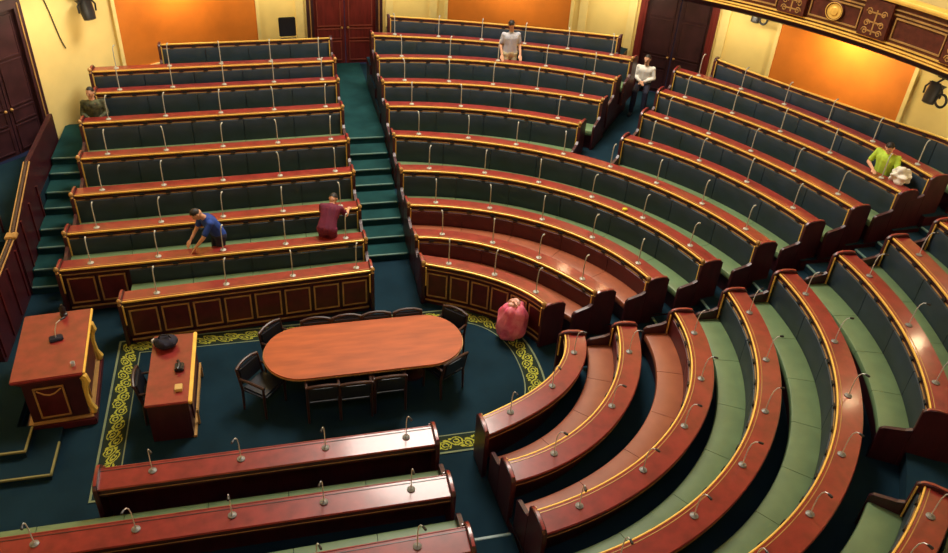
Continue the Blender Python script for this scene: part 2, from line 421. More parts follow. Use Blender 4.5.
# --- near block (N)
G = 'microphones of the near block'
NQ = [[.13, .38, .67, .93], [.21, .42, .64, .86, .04], [.30, .56, .80, .95]]
for k in range(3):
    p = Lin('N%d' % k, [-.64, -.63, -.60][k], [-5.18, -7.0, -7.0][k])
    bench(p, k, '%s bench of the near straight block at the bottom, seen from behind' % ['front', 'middle', 'nearest'][k], 'benches of the near straight block', seated=k > 0, trim='desk')
    ln = p.length()
    pxs = [[-1.05, -2.2, -3.35, -4.5], [-1.15, -2.3, -3.45, -4.6, -5.75], [-1.25, -2.45, -3.6, -4.75, -5.9]][k]
    mics(p, k, 0, 'the %s desk of the near block' % ['front', 'middle', 'nearest'][k], G, True, .5, [(u - p.u0) / (p.u1 - p.u0) for u in pxs], d=.14)

# ------------------------------------------------------------------ floors
def wall_r(th):
    d = math.degrees(th)
    if d < 100: return 12.35
    return max(11.1, 12.35 - (d - 100) * .034)
bm = bmesh.new(); prism(bm, [(12.6 * math.cos(2 * PI * k / 64), 12.6 * math.sin(2 * PI * k / 64)) for k in range(64)], -.2, 0); struct('floor', bm, M['carpet'])
tiers = bmesh.new()
def tier(pa, pb, k, top, n=None):
    """slab between front path pa (row k) and pb (row k+1)"""
    n = n or max(pa.segs(), pb.segs() if hasattr(pb, 'segs') else 1)
    rings = []
    for i in range(n + 1):
        q = i / n; a = pa.p(q, .012, 0); b = pb(q) if callable(pb) else pb.p(q, .012, 0)
        rings.append([tiers.verts.new((a.x, a.y, -.05)), tiers.verts.new((a.x, a.y, top)), tiers.verts.new((b.x, b.y, top)), tiers.verts.new((b.x, b.y, -.05))])
    for a, b in zip(rings, rings[1:]):
        for j in range(4):
            f = tiers.faces.new((a[j], a[(j + 1) % 4], b[(j + 1) % 4], b[j])); f.material_index = 1 if j in (0, 2) else 0
    for r in (rings[0], rings[-1]):
        f = tiers.faces.new(r); f.material_index = 1
def wallpt(th, d=-.02):
    r = wall_r(th) + d; return Vector((r * math.cos(th), r * math.sin(th), 0))
for k in range(1, 9):
    u0 = -6.6
    pa = Lin('L%d' % k, u0, -1.0)
    if k < 8: tier(pa, Lin('L%d' % (k + 1), u0, -1.0), k, T[k], 6)
    else: tier(pa, lambda q: Vector((u0 + (-1 - u0) * q, math.sqrt(max(1, wall_r(math.atan2(9.5, u0 + (-1 - u0) * q)) ** 2 - (u0 + (-1 - u0) * q) ** 2)) - .05, 0)), k, T[k], 12)
def arcAt(key, v0, v1):     # arc between lateral positions
    return Arc(key, *[x for x in (v0, v1)])
for k in range(1, 10):
    if k < 5:
        pa = Arc('A%d' % k, PI / 2, asn(.62, rad('A%d' % k, .15)))
        key = 'A%d' % (k + 1) if k < 4 else None
        if key: tier(pa, Arc(key, PI / 2, asn(.62, rad(key, .15))), k, T[k], 40)
        else:
            e5 = asn(.62, 7.2)
            def outer(q):
                th = PI / 2 + (e5 - PI / 2) * q; d = math.degrees(th)
                r = rad('A5', th) if d > 48 else rad('B5', th)
                return Vector(((r + .012) * math.cos(th), (r + .012) * math.sin(th), 0))
            tier(pa, outer, k, T[k], 60)
    else:
        for key, a, b in (('A', PI / 2, A2L), ('B', A2R, None)):
            e = b if b else asn(.75, rad('%s%d' % (key, k), .1))
            if k == 9: a = R_(86.4) if key == 'A' else R_(39.7); e = R_(54.0) if key == 'A' else e
            pa = Arc('%s%d' % (key, k), a, e)
            if k < 9:
                e2 = b if b else asn(.75, rad('%s%d' % (key, k + 1), .1)); tier(pa, Arc('%s%d' % (key, k + 1), a, e2), k, T[k], 40)
            else: tier(pa, (lambda a, e: lambda q: wallpt(a + (e - a) * q))(a, e), k, T[k], 40)
for k in range(1, 8):
    s = lambda key: asn(-.30, rad(key, -.05))
    key = 'E%d' % k; pa = Arc(key, s(key), R_(-34)); kb = 'E%d' % (k + 1)
    if k < 4: pa = Arc(key, s(key), R_(-86)); tier(pa, Arc(kb, s(kb), R_(-86)), k, T[k], 50)
    elif k == 4: pa = Arc(key, s(key), R_(-86)); tier(pa, Arc(kb, s(kb), R_(-86)), k, T[k], 50)
    elif k < 7: tier(pa, Arc(kb, s(kb), R_(-34)), k, T[k], 30)
    else: tier(pa, (lambda a, e: lambda q: wallpt(a + (e - a) * q))(pa.t0, pa.t1), k, T[k], 30)
    if k in (5, 6): tier(Arc(key, R_(-46.7), R_(-86)), Arc(kb, R_(-46.7), R_(-86)), k, T[k], 30)
for k in (1, 2):
    if k == 1: tier(Lin('N1', -7.2, -.62), Lin('N2', -7.2, -.62), 1, T[1], 4)
    else: tier(Lin('N2', -7.2, -.62), lambda q: Vector((-7.2 + 6.58 * q, -5.2, 0)), 2, T[2], 4)
struct('floor', tiers, [M['carpet'], M['wood']], 20)
# stairs: list of (distance, height)
ST = [(3.72, .15), (4.18, .30), (4.70, .45), (5.15, .60), (5.72, .75), (6.18, .90), (6.70, 1.05), (7.26, 1.20)]
SL = [(3.56, .15), (3.94, .30), (4.5, .45), (4.95, .60), (5.54, .75), (5.95, .90), (6.52, 1.05), (6.95, 1.20)]
def stairs(steps, a0, a1, end, axis, mats, nose):
    """steps climb along axis ('+v','-v','+u'), a0..a1 is the width"""
    bm = bmesh.new(); bn = bmesh.new()
    def q(l, w): return {'+v': (w, l), '-v': (w, -l), '+u': (l, w)}[axis]
    for i, (l, h) in enumerate(steps):
        l1 = steps[i + 1][0] if i + 1 < len(steps) else end
        (x0, y0), (x1, y1) = q(l, a0), q(l1, a1)
        c = ((x0 + x1) / 2, (y0 + y1) / 2, (h - .05) / 2); s = (abs(x1 - x0), abs(y1 - y0), h + .05)
        box(bm, c, s)
        (x0, y0), (x1, y1) = q(l - .012, a0 + .03), q(l + .035, a1 - .03)
        box(bn, ((x0 + x1) / 2, (y0 + y1) / 2, h - .008), (abs(x1 - x0), abs(y1 - y0), .03), 0, .006)
    struct('floor', bm, mats, 0); struct('trim_%d' % nose, bn, M['nosing'])
stairs(ST, -1.0, .0, 12.38, '+v', M['aisle'], 1)
stairs(SL, -7.3, -6.6, 8.75, '+v', M['aisle'], 2)
UP = ST[:-1] + [(7.26, 1.2), (7.8, 1.33), (8.25, 1.47), (8.7, 1.6), (9.15, 1.73), (9.6, 1.86), (10, 1.98)]
stairs(UP, -.30, .62, 12.3, '+u', M['carpet'], 3)
stairs([(3.57, .15), (4.05, .30), (4.6, .45)], -.62, .24, 5.6, '-v', M['carpet'], 4)
# floor of the side door aisle and of the lower aisle
for a, b, r0 in ((A2R, A2L, 7.2), (R_(-46.7), R_(-34), 7.15)):
    bm = bmesh.new(); nn = 8
    poly = [(r0 * math.cos(a + (b - a) * i / nn), r0 * math.sin(a + (b - a) * i / nn)) for i in range(nn + 1)] + [((12.33) * math.cos(b + (a - b) * i / nn), (12.33) * math.sin(b + (a - b) * i / nn)) for i in range(nn + 1)]
    prism(bm, poly, -.05, 1.19); struct('floor', bm, M['carpet'], 0)
for a, b in ((39.9, 44.2), (51.3, 53.8), (86.6, 90.2)):
    bm = bmesh.new(); prism(bm, [(r * math.cos(R_(d)), r * math.sin(R_(d))) for r, d in ((10.3, a), (12.33, a), (12.33, b), (10.3, b))], -.05, 1.18); struct('floor', bm, M['carpet'], 0)
# landing left of the stair rail
bm = bmesh.new(); prism(bm, [(-7.32, 3.9), (-7.32, 8.2), (-9.2, 6.4), (-9.6, 4.0)], -.05, 1.0); struct('floor', bm, M['carpet'], 0)

# ------------------------------------------------------------------ walls and ceiling
def wall_arc(bm, a0, a1, z0, z1, dr=0., th=.3, n=None, mi=0):
    n = n or max(2, int(abs(a1 - a0) / .03)); rings = []
    for i in range(n + 1):
        t = R_(0) + a0 + (a1 - a0) * i / n; r = wall_r(t) + dr
        rings.append([bm.verts.new((rr * math.cos(t), rr * math.sin(t), z)) for rr, z in ((r, z0), (r + th, z0), (r + th, z1), (r, z1))])
    for a, b in zip(rings, rings[1:]):
        for j in range(4):
            f = bm.faces.new((a[j], a[(j + 1) % 4], b[(j + 1) % 4], b[j])); f.material_index = mi
    for r in (rings[0], rings[-1]): bm.faces.new(r).material_index = mi
D1 = (R_(87.0), R_(96.6)); D2 = (R_(43.6), R_(53.2)); D3 = (R_(132.0), R_(141.0))
segs = [(-60, 43.6), (53.2, 87.0), (96.6, 132.0), (141.0, 300)]
for nm, (a, b) in zip(('wall_right', 'wall_back', 'wall_left', 'wall_front'), segs):
    bm = bmesh.new(); wall_arc(bm, R_(a), R_(b), 0, 14); struct(nm, bm, M['wall'])
bm = bmesh.new()
for a, b in (D1, D2, D3): wall_arc(bm, a, b, 4.25, 14)
struct('wall_lintel', bm, M['wall'])
bm = bmesh.new(); prism(bm, [(13 * math.cos(2 * PI * k / 48), 13 * math.sin(2 * PI * k / 48)) for k in range(48)], 14, 14.2); struct('ceiling', bm, mat('cream_ceiling', (.5, .46, .38), .9))

def door(n, a0, a1, z0, z1, leafm, framem):
    root = thing('door_%d' % n, '', 'door'); 
    for kk in ('label', 'category'): del root[kk]
    root['kind'] = 'structure'
    bm = bmesh.new(); fw = .16 / 12.0
    wall_arc(bm, a0 - .002, a0 + fw, z0, z1, -.06, .3, 2); wall_arc(bm, a1 - fw, a1 + .002, z0, z1, -.06, .3, 2); wall_arc(bm, a0, a1, z1 - .2, z1, -.06, .3)
    link('door_frame', bm, framem, root)
    bm = bmesh.new()
    for a in (a0 + fw * .45, a1 - fw * .45): wall_arc(bm, a - .0012, a + .0012, z0, z1 - .1, -.075, .04, 1)
    link('frame_moulding', bm, M['gilt_dull'] if n != 2 else framem, root)
    mid = (a0 + a1) / 2
    for s in (0, 1):
        l0, l1 = (a0 + fw, mid - .001) if s == 0 else (mid + .001, a1 - fw)
        bm = bmesh.new(); wall_arc(bm, l0, l1, z0, z1 - .2, .05, .06); leaf = link('door_leaf', bm, leafm, root)
        w = l1 - l0
        for (za, zb) in ((.12, .62), (.74, .98), (1.1, 2.0), (2.12, z1 - z0 - .34)):
            bm = bmesh.new(); wall_arc(bm, l0 + w * .14, l1 - w * .14, z0 + za, z0 + zb, .035, .02)
            pn = link('door_panel', bm, leafm, leaf)
            bm2 = bmesh.new(); t = w * .05
            wall_arc(bm2, l0 + w * .11, l1 - w * .11, z0 + za - .03, z0 + za, .02, .035); wall_arc(bm2, l0 + w * .11, l1 - w * .11, z0 + zb, z0 + zb + .03, .02, .035)
            wall_arc(bm2, l0 + w * .11, l0 + w * .14, z0 + za, z0 + zb, .02, .035, 1); wall_arc(bm2, l1 - w * .14, l1 - w * .11, z0 + za, z0 + zb, .02, .035, 1)
            link('panel_moulding', bm2, M['panelmould'] if n == 1 else leafm, leaf)
        bm = bmesh.new(); th = l1 - .006 if s == 0 else l0 + .006; r = wall_r(th) + .02
        ball(bm, (r * math.cos(th), r * math.sin(th), z0 + 1.03), .035); link('door_knob', bm, M['gilt_dull'], leaf)
door(1, *D1, 1.2, 4.25, M['door'], M['doordark'])
door(2, *D2, 1.19, 4.25, M['doordark'], M['door'])
door(3, *D3, 1.0, 4.25, M['doordark'], M['doordark'])

# orange panels with pale frames
for a0, a1, zb, lab in ((R_(103.2), R_(120.8), 2.02, 'orange wall panel above the straight left block'), (R_(62.2), R_(78.3), 2.3, 'orange wall panel between the two doors, behind the standing person'),
                        (R_(20.0), R_(35.8), 2.35, 'brightly lit orange wall panel under the balcony at right')):
    c = wallpt((a0 + a1) / 2, 0); root = thing('wall_panel', lab, 'wall panel', (c.x, c.y, zb), 0)
    bm = bmesh.new(); wall_arc(bm, a0, a1, zb, 4.05, -.05, .06); bmesh.ops.translate(bm, vec=(-c.x, -c.y, -zb), verts=bm.verts); link('fabric_field', bm, M['orange'], root)
    bm = bmesh.new(); e = .0075
    wall_arc(bm, a0 - e, a0, zb - .07, 4.1, -.08, .1, 1); wall_arc(bm, a1, a1 + e, zb - .07, 4.1, -.08, .1, 1); wall_arc(bm, a0, a1, zb - .07, zb, -.08, .1); wall_arc(bm, a0, a1, 4.05, 4.1, -.08, .1)
    bmesh.ops.translate(bm, vec=(-c.x, -c.y, -zb), verts=bm.verts); link('frame', bm, M['pale'], root)
# pale pilaster strips beside the doors
bm = bmesh.new()
for d in (42.6, 54.2, 60.5, 80.2, 86.0, 97.6): wall_arc(bm, R_(d - .5), R_(d + .5), 1.2, 4.2, -.07, .1, 1)
struct('trim_5', bm, M['pale'])

# ------------------------------------------------------------------ balcony
BR = 10.5
class Circ:
    def __init__(s, r, a0, a1): s.r, s.a0, s.a1 = r, a0, a1
    def p(s, q, d, z):
        t = s.a0 + (s.a1 - s.a0) * q; return Vector(((s.r + d) * math.cos(t), (s.r + d) * math.sin(t), z))
    def length(s): return abs(s.a1 - s.a0) * s.r
    def segs(s): return int(s.length() / .25) + 2
bal = thing('balcony', 'carved mahogany balcony front with gilt mouldings above the right orange panel', 'balcony', (BR * math.cos(R_(30)), BR * math.sin(R_(30)), 4.2))
bb = bal.location.copy()
def bpart(name, bm, m, par=None):
    bmesh.ops.translate(bm, vec=-bb, verts=bm.verts); return link(name, bm, m, par or bal)
bc = Circ(BR, R_(-30), R_(116))
bm = bmesh.new(); sweep(bm, bc, rect(.12, 1.95, 4.25, 4.38)); sweep(bm, bc, [(.0, 4.30), (.12, 4.24), (.3, 4.24), (.3, 4.4), (-.06, 4.4)]); bpart('floor_slab', bm, M['wood'])
bm = bmesh.new(); sweep(bm, bc, rect(0, .12, 4.38, 5.32)); bpart('parapet', bm, M['balc'])
bm = bmesh.new(); sweep(bm, bc, rrect(-.09, .02, 4.40, 4.43, .01)); sweep(bm, bc, rrect(-.07, .02, 4.452, 4.485, .01)); sweep(bm, bc, rect(-.05, .0, 4.53, 4.555)); bpart('lower_gilt_moulding', bm, M['gold'])
bm = bmesh.new(); sweep(bm, bc, rect(-.03, .0, 5.10, 5.13)); sweep(bm, bc, rect(-.05, 0, 5.2, 5.22)); bpart('upper_gilt_moulding', bm, M['gilt_dull'])
bm = bmesh.new(); sweep(bm, bc, rrect(-.1, .2, 5.32, 5.43, .03)); bpart('handrail', bm, M['gold'])
bay = R_(10.4)
for i in range(-4, 15):
    a = R_(26.6) + bay * i * 1.0
    if not (R_(-25) < a < R_(112)): continue
    # pilaster with carved bracket between the bays
    t = a - bay / 2
    cpil = Circ(BR, t - R_(1.7), t + R_(1.7)); bm = bmesh.new()
    sweep(bm, cpil, rect(-.10, 0, 4.56, 5.30)); pil = bpart('carved_pilaster', bm, M['balc'])
    bm = bmesh.new()
    for dz, s in ((5.05, 1), (4.82, -1), (4.66, 1)):
        for sx in (-1, 1):
            cen = cpil.p(.5 + sx * .26, -.10, dz); tang = (cpil.p(.6, 0, 0) - cpil.p(.5, 0, 0)).normalized()
            pts = [cen + tang * (sx * s * .07 * (1 - j / 14) * math.cos(j * .75)) + Vector((0, 0, .08 * (1 - j / 14) * math.sin(j * .75))) for j in range(12)]
            tube(bm, pts, .013, 5)
    box(bm, cpil.p(.5, -.095, 4.86), (.02, .36, .03), t); box(bm, cpil.p(.5, -.095, 4.86), (.02, .03, .5), t); box(bm, cpil.p(.5, -.095, 5.05), (.02, .36, .03), t); box(bm, cpil.p(.5, -.095, 4.68), (.02, .36, .03), t); bpart('scroll_carving', bm, M['gilt_dull'], pil)
    cb = Circ(BR, a - R_(3.1), a + R_(3.1)); bm = bmesh.new(); e = .02
    sweep(bm, cb, rect(-.03, 0, 4.62, 4.65)); sweep(bm, cb, rect(-.03, 0, 5.03, 5.06)); sweep(bm, cb, rect(-.03, 0, 4.65, 5.03), 0, e); sweep(bm, cb, rect(-.03, 0, 4.65, 5.03), 1 - e, 1)
    bpart('panel_frame', bm, M['gilt_dull'])
    if i % 2 == 0:
        p = cb.p(.5, -.02, 4.84); bm = bmesh.new(); t_ = bmesh.new()
        lathe(t_, [(.205, 0), (.21, .03), (.165, .045), (.16, .02)], n=24)
        mtx = Matrix.Translation(p) @ Matrix.Rotation(a, 4, 'Z') @ Matrix.Rotation(-PI / 2, 4, 'Y'); join(bm, t_, 0, mtx); md = bpart('medallion', bm, M['balc'])
        bm = bmesh.new(); t_ = bmesh.new(); lathe(t_, [(.185, .01), (.19, .05), (.178, .052), (.172, .03)], n=24); join(bm, t_, 0, mtx); bpart('gilt_ring', bm, M['gold'], md)
        bm = bmesh.new(); t_ = bmesh.new(); lathe(t_, [(.10, .0), (.10, .03), (.08, .05), (.03, .055)], n=20); join(bm, t_, 0, mtx); bpart('gilt_boss', bm, M['gold'], md)

# ------------------------------------------------------------------ rug with scroll border
rug = thing('carpet', 'dark teal floor carpet with yellow scroll border under the oval table', 'carpet', (-1.9, 0, 0))
def outline(off):
    w = 1.84 - off; u0 = -5.55 + off; uc = .20; rx = 1.57 - off
    pts = []
    for i in range(25): pts.append((u0, -w + 2 * w * i / 24))
    for i in range(1, 40): pts.append((u0 + (uc - u0) * i / 40, w))
    for i in range(33):
        a = PI / 2 - PI * i / 32; ca, sa = math.cos(a), math.sin(a); e = .86
        pts.append((uc + rx * abs(ca) ** e, w * math.copysign(abs(sa) ** e, sa)))
    for i in range(1, 40): pts.append((uc + (u0 - uc) * i / 40, -w))
    return pts
def band(o0, o1, z, m, name, uvs=False):
    A, B = outline(o0), outline(o1); bm = bmesh.new(); uvl = bm.loops.layers.uv.new('UVMap'); n = len(A)
    va = [bm.verts.new((x + 1.9, y, z)) for x, y in A]; vb = [bm.verts.new((x + 1.9, y, z)) for x, y in B]; s = 0
    for i in range(n):
        j = (i + 1) % n; d = math.dist(A[i], A[j]) / (o1 - o0) * .8
        f = bm.faces.new((va[i], va[j], vb[j], vb[i]))
        for lp, uvv in zip(f.loops, ((s, 0), (s + d, 0), (s + d, 1), (s, 1))): lp[uvl].uv = uvv
        s += d
    o = link(name, bm, m, rug, 0); return o
bm = bmesh.new(); prism(bm, [(x + 1.9, y) for x, y in outline(0)], .001, .008); link('pile', bm, M['carpet'], rug)
band(.01, .045, .010, M['rugline'], 'edge_line'); band(.06, .36, .0105, M['rug'], 'scroll_border'); band(.375, .395, .010, M['rugline'], 'inner_line')

# ------------------------------------------------------------------ oval table and chairs
tb = thing('oval_table', 'long oval conference table with polished orange mahogany top', 'table', (-1.36, .10, .011))
def stadium(hl, hw, n=20, ex=.9):
    r = hw; o = []
    for s in (1, -1):
        for i in range(n + 1):
            a = -PI / 2 + PI * i / n; o.append((s * (hl - r * .95) + s * r * .95 * math.cos(a), s * r * math.sin(a)))
    return o
bm = bmesh.new(); prism(bm, stadium(1.66, .67), .70, .755); bmesh.ops.bevel(bm, geom=[e for e in bm.edges if abs(e.verts[0].co.z - e.verts[1].co.z) < 1e-4], offset=.012, segments=2, affect='EDGES'); link('tabletop', bm, M['table'], tb)
bm = bmesh.new(); prism(bm, stadium(1.30, .34), .62, .70); link('apron', bm, M['wood'], tb)
bm = bmesh.new(); prism(bm, stadium(1.672, .682), .712, .728); link('gilt_edge', bm, M['gilt_dull'], tb)
for sx in (-1, 0, 1):
    bm = bmesh.new(); lathe(bm, [(.20, 0), (.20, .05), (.11, .09), (.08, .2), (.12, .34), (.09, .45), (.13, .62)], (sx * .80, 0, 0), 20); link('pedestal', bm, M['wood'], tb)

def make_chair(label):
    r = thing('armchair', label, 'chair')
    bm = bmesh.new(); box(bm, (0, .02, .43), (.50, .48, .09), 0, .03); link('seat', bm, M['chair'], r)
    bm = bmesh.new(); t = bmesh.new(); box(t, (0, 0, .20), (.47, .06, .32), 0, .025); join(bm, t, 0, Matrix.Translation((0, -.22, .46)) @ Matrix.Rotation(R_(9), 4, 'X')); link('backrest', bm, M['chair'], r)
    bm = bmesh.new(); tube(bm, [(-.25, -.285, .81), (-.13, -.305, .84), (0, -.31, .85), (.13, -.305, .84), (.25, -.285, .81)], .026, 8); link('top_rail', bm, M['chairwood'], r)
    for sx in (-1, 1):
        bm = bmesh.new(); tube(bm, [(sx * .25, -.22, 0), (sx * .25, -.20, .42), (sx * .25, -.285, .82)], [.018, .024, .018], 8); link('leg', bm, M['chairwood'], r)
        bm = bmesh.new(); tube(bm, [(sx * .25, .23, 0), (sx * .25, .23, .40), (sx * .25, .23, .64)], [.018, .024, .02], 8); link('leg', bm, M['chairwood'], r)
        bm = bmesh.new(); tube(bm, [(sx * .25, -.25, .64), (sx * .255, 0, .66), (sx * .25, .25, .645)], [.02, .024, .026], 8); link('armrest', bm, M['chairwood'], r)
    return r
chair_spots = [
    (-2.12, .55, 180, 'black leather armchair on the far side of the oval table, leftmost of four'),
    (-1.59, .55, 180, 'black leather armchair on the far side of the oval table, second from left'),
    (-1.07, .55, 180, 'black leather armchair on the far side of the oval table, third from left'),
    (-.52, .55, 180, 'black leather armchair on the far side of the oval table, rightmost of four'),
    (-2.13, -.58, 0, 'black leather armchair on the near side of the oval table, leftmost of three'),
    (-1.62, -.60, 0, 'black leather armchair on the near side of the oval table, middle of three'),
    (-1.06, -.54, 0, 'black leather armchair on the near side of the oval table, rightmost of three'),
    (-.08, -.32, 30, 'black leather armchair at the near right curve of the oval table'),
    (-2.70, .58, 225, 'black leather armchair at the far left curve of the oval table'),
    (.13, .52, 135, 'black leather armchair at the far right curve of the oval table'),
    (-3.06, -.24, 230, 'black leather armchair pulled out at the left end of the oval table')]
chp = None
for x, y, rz, lab in chair_spots:
    c = make_chair(lab) if chp is None else dup(chp); chp = chp or c
    tag(c, lab, 'chair', 'armchairs around the oval table'); c.location = (x, y, .011); c.rotation_euler = (0, 0, R_(rz))

# ------------------------------------------------------------------ small desk left of the table
dk = thing('writing_desk', 'small dark wood desk with red top and gilt edge left of the oval table', 'desk', (-4.44, .02, .011))
bm = bmesh.new(); box(bm, (0, 0, .76), (.64, 1.68, .05), 0, .012); link('desktop', bm, M['desk'], dk)
bm = bmesh.new(); box(bm, (.27, 0, .37), (.05, 1.6, .74)); box(bm, (-.02, -.78, .37), (.56, .05, .74)); box(bm, (-.02, .78, .37), (.56, .05, .74)); link('body', bm, M['wood'], dk)
bm = bmesh.new(); box(bm, (.335, 0, .762), (.055, 1.7, .07), 0, .012); link('gilt_edge', bm, M['gold'], dk)
bm = bmesh.new(); box(bm, (.36, .05, .30), (.03, 1.1, .03)); box(bm, (.36, -.52, .16), (.03, .03, .3)); box(bm, (.36, .6, .16), (.03, .03, .3)); box(bm, (.31, 0, .02), (.05, 1.62, .04)); link('front_rail', bm, M['gilt_dull'], dk)
bm = bmesh.new(); box(bm, (.31, .05, .45), (.02, 1.3, .5), 0, .005); link('front_panel', bm, M['panelwood'], dk)
c = dup(chp); tag(c, 'black armchair behind the small desk, reddish wooden back', 'chair'); c.location = (-4.66, -.14, .011); c.rotation_euler = (0, 0, R_(-90))
# things on the small desk
b = thing('bag', 'dark blue soft bag lying at the far end of the small desk', 'bag', (-4.54, .55, .797)); bm = bmesh.new()
t = bmesh.new(); bmesh.ops.create_icosphere(t, subdivisions=3, radius=1)
for v in t.verts: v.co = Vector((v.co.x * .19, v.co.y * .16, (v.co.z * .5 + .5) * .20)) * (1 + .06 * math.sin(7 * v.co.x + 5 * v.co.y)); v.co.z = max(0, v.co.z)
join(bm, t); link('body', bm, M['navy'], b); bm = bmesh.new(); tube(bm, [(-.1, .0, .17), (-.06, 0, .24), (.06, 0, .24), (.1, 0, .17)], .012, 6); link('handle', bm, M['black'], b)
bm = bmesh.new(); ball(bm, (-.19, .09, .07), .045); link('clasp', bm, M['steel'], b)
ph = thing('telephone', 'small black desk telephone near the gilt edge of the small desk', 'telephone', (-4.30, -.03, .797)); bm = bmesh.new(); box(bm, (0, 0, .03), (.14, .18, .06), 0, .015); link('body', bm, M['black'], ph)
bm = bmesh.new(); tube(bm, [(-.02, -.10, .075), (0, -.06, .085), (0, .06, .085), (-.02, .10, .075)], [.026, .018, .018, .026], 8); link('handset', bm, M['black'], ph)
bm = bmesh.new(); box(bm, (0, 0, .03), (.11, .13, .06), 0, .006); o = link('card_box', bm, M['cardboard']); tag(o, 'small cream card box on the near end of the small desk', 'box'); o.location = (-4.28, -.52, .797)

# ------------------------------------------------------------------ speaker's rostrum at the left
ro = thing('rostrum', 'tall mahogany rostrum with red top and gilt corner brackets at the left edge', 'rostrum', (-6.17, .53, 0), R_(4))
bm = bmesh.new(); box(bm, (0, 0, .53), (.80, 1.42, .98)); link('body', bm, M['wood'], ro)
bm = bmesh.new(); box(bm, (0, 0, 1.075), (1.0, 1.66, .06), 0, .015); link('top', bm, M['desk'], ro)
bm = bmesh.new(); box(bm, (0, 0, 1.02), (.93, 1.58, .05), 0, .012); box(bm, (0, 0, .965), (.87, 1.5, .04), 0, .01); link('cornice', bm, M['panelwood'], ro)
bm = bmesh.new(); box(bm, (0, 0, .075), (.98, 1.6, .15), 0, .02); link('plinth', bm, M['panelwood'], ro)
bm = bmesh.new(); box(bm, (0, 0, .155), (.92, 1.54, .03), 0, .008); link('plinth_moulding', bm, M['gilt_dull'], ro); bm = bmesh.new(); box(bm, (.505, 0, 1.085), (.03, 1.64, .05), 0, .008); link('gilt_edge', bm, M['gold'], ro)
for sy, sx in ((-1, 0), (0, 1)):
    bm = bmesh.new()
    if sx == 0:
        box(bm, (-.05, -.72, .55), (.38, .03, .56), 0, .006); pn = link('front_panel', bm, M['panelwood'], ro); bm = bmesh.new()
        for xx in (-.25, .15): box(bm, (xx, -.735, .55), (.025, .02, .6))
        for zz in (.26, .84): box(bm, (-.05, -.735, zz), (.42, .02, .025))
        tube(bm, [(-.22, -.74, .80), (-.12, -.745, .72), (-.05, -.745, .70), (.02, -.745, .72), (.12, -.74, .80)], .012, 6); link('gilt_frame', bm, M['gilt_dull'], pn)
    else:
        box(bm, (.41, .05, .55), (.03, .9, .56), 0, .006); pn = link('front_panel', bm, M['panelwood'], ro); bm = bmesh.new()
        for yy in (-.42, .52): box(bm, (.425, yy, .55), (.02, .025, .6))
        for zz in (.26, .84): box(bm, (.425, .05, zz), (.02, .96, .025))
        link('gilt_frame', bm, M['gilt_dull'], pn)
for sy in (-1, 1):
    bm = bmesh.new()
    pts = [(.40, sy * .66, .95), (.455, sy * .66, .90), (.47, sy * .66, .80), (.43, sy * .66, .70), (.415, sy * .66, .55), (.43, sy * .66, .35), (.47, sy * .66, .22), (.45, sy * .66, .16)]
    tube(bm, pts, [.05, .06, .065, .05, .045, .045, .06, .05], 8); link('scroll_bracket', bm, M['gold'], ro)
m = thing('microphone', 'gooseneck microphone on dark green stand on the rostrum top', 'microphone', (-6.13, .62, 1.105)); bm = bmesh.new(); box(bm, (0, 0, .025), (.20, .14, .05), .3, .015); link('mic_base', bm, M['navy'], m)
bm = bmesh.new(); tube(bm, [(0, 0, .04), (.01, .02, .16), (.05, .05, .28), (.10, .1, .30)], .009, 6); link('gooseneck', bm, M['steel'], m); bm = bmesh.new(); tube(bm, [(.10, .1, .30), (.16, .16, .30)], [.016, .018], 8); link('mic_head', bm, M['black'], m)
bm = bmesh.new(); lathe(bm, [(.055, 0), (.06, .05), (.045, .06), (.05, .15), (.02, .2), (.02, .22)], n=12); o = link('carafe', bm, M['black']); tag(o, 'small dark carafe at the far right corner of the rostrum top', 'carafe'); o.location = (-6.12, 1.24, 1.105)
bm = bmesh.new(); lathe(bm, [(.03, 0), (.035, .06), (.033, .06), (.028, .01)], n=12); o = link('drinking_glass', bm, M['steel']); tag(o, 'small shiny drinking glass at the near right corner of the rostrum top', 'glass'); o.location = (-5.78, -.06, 1.105)
# dais steps in front of the rostrum
bm = bmesh.new(); prism(bm, [(-9.5, -1.28), (-6.1, -1.28), (-6.1, -.30), (-6.7, -.30), (-6.7, 1.3), (-9.5, 1.3)], 0, .0 + .10)
prism(bm, [(-9.5, -.86), (-6.5, -.86), (-6.5, -.32), (-6.72, -.32), (-6.72, 1.3), (-9.5, 1.3)], .10, .22); struct('floor', bm, M['carpet'], 0)
bm = bmesh.new(); box(bm, (-7.8, -1.275, .095), (3.42, .03, .03)); box(bm, (-6.1, -.95, .095), (.03, .66, .03)); box(bm, (-8, -.855, .215), (3.02, .03, .03)); box(bm, (-6.5, -.6, .215), (.03, .5, .03)); struct('trim_6', bm, M['olive'])

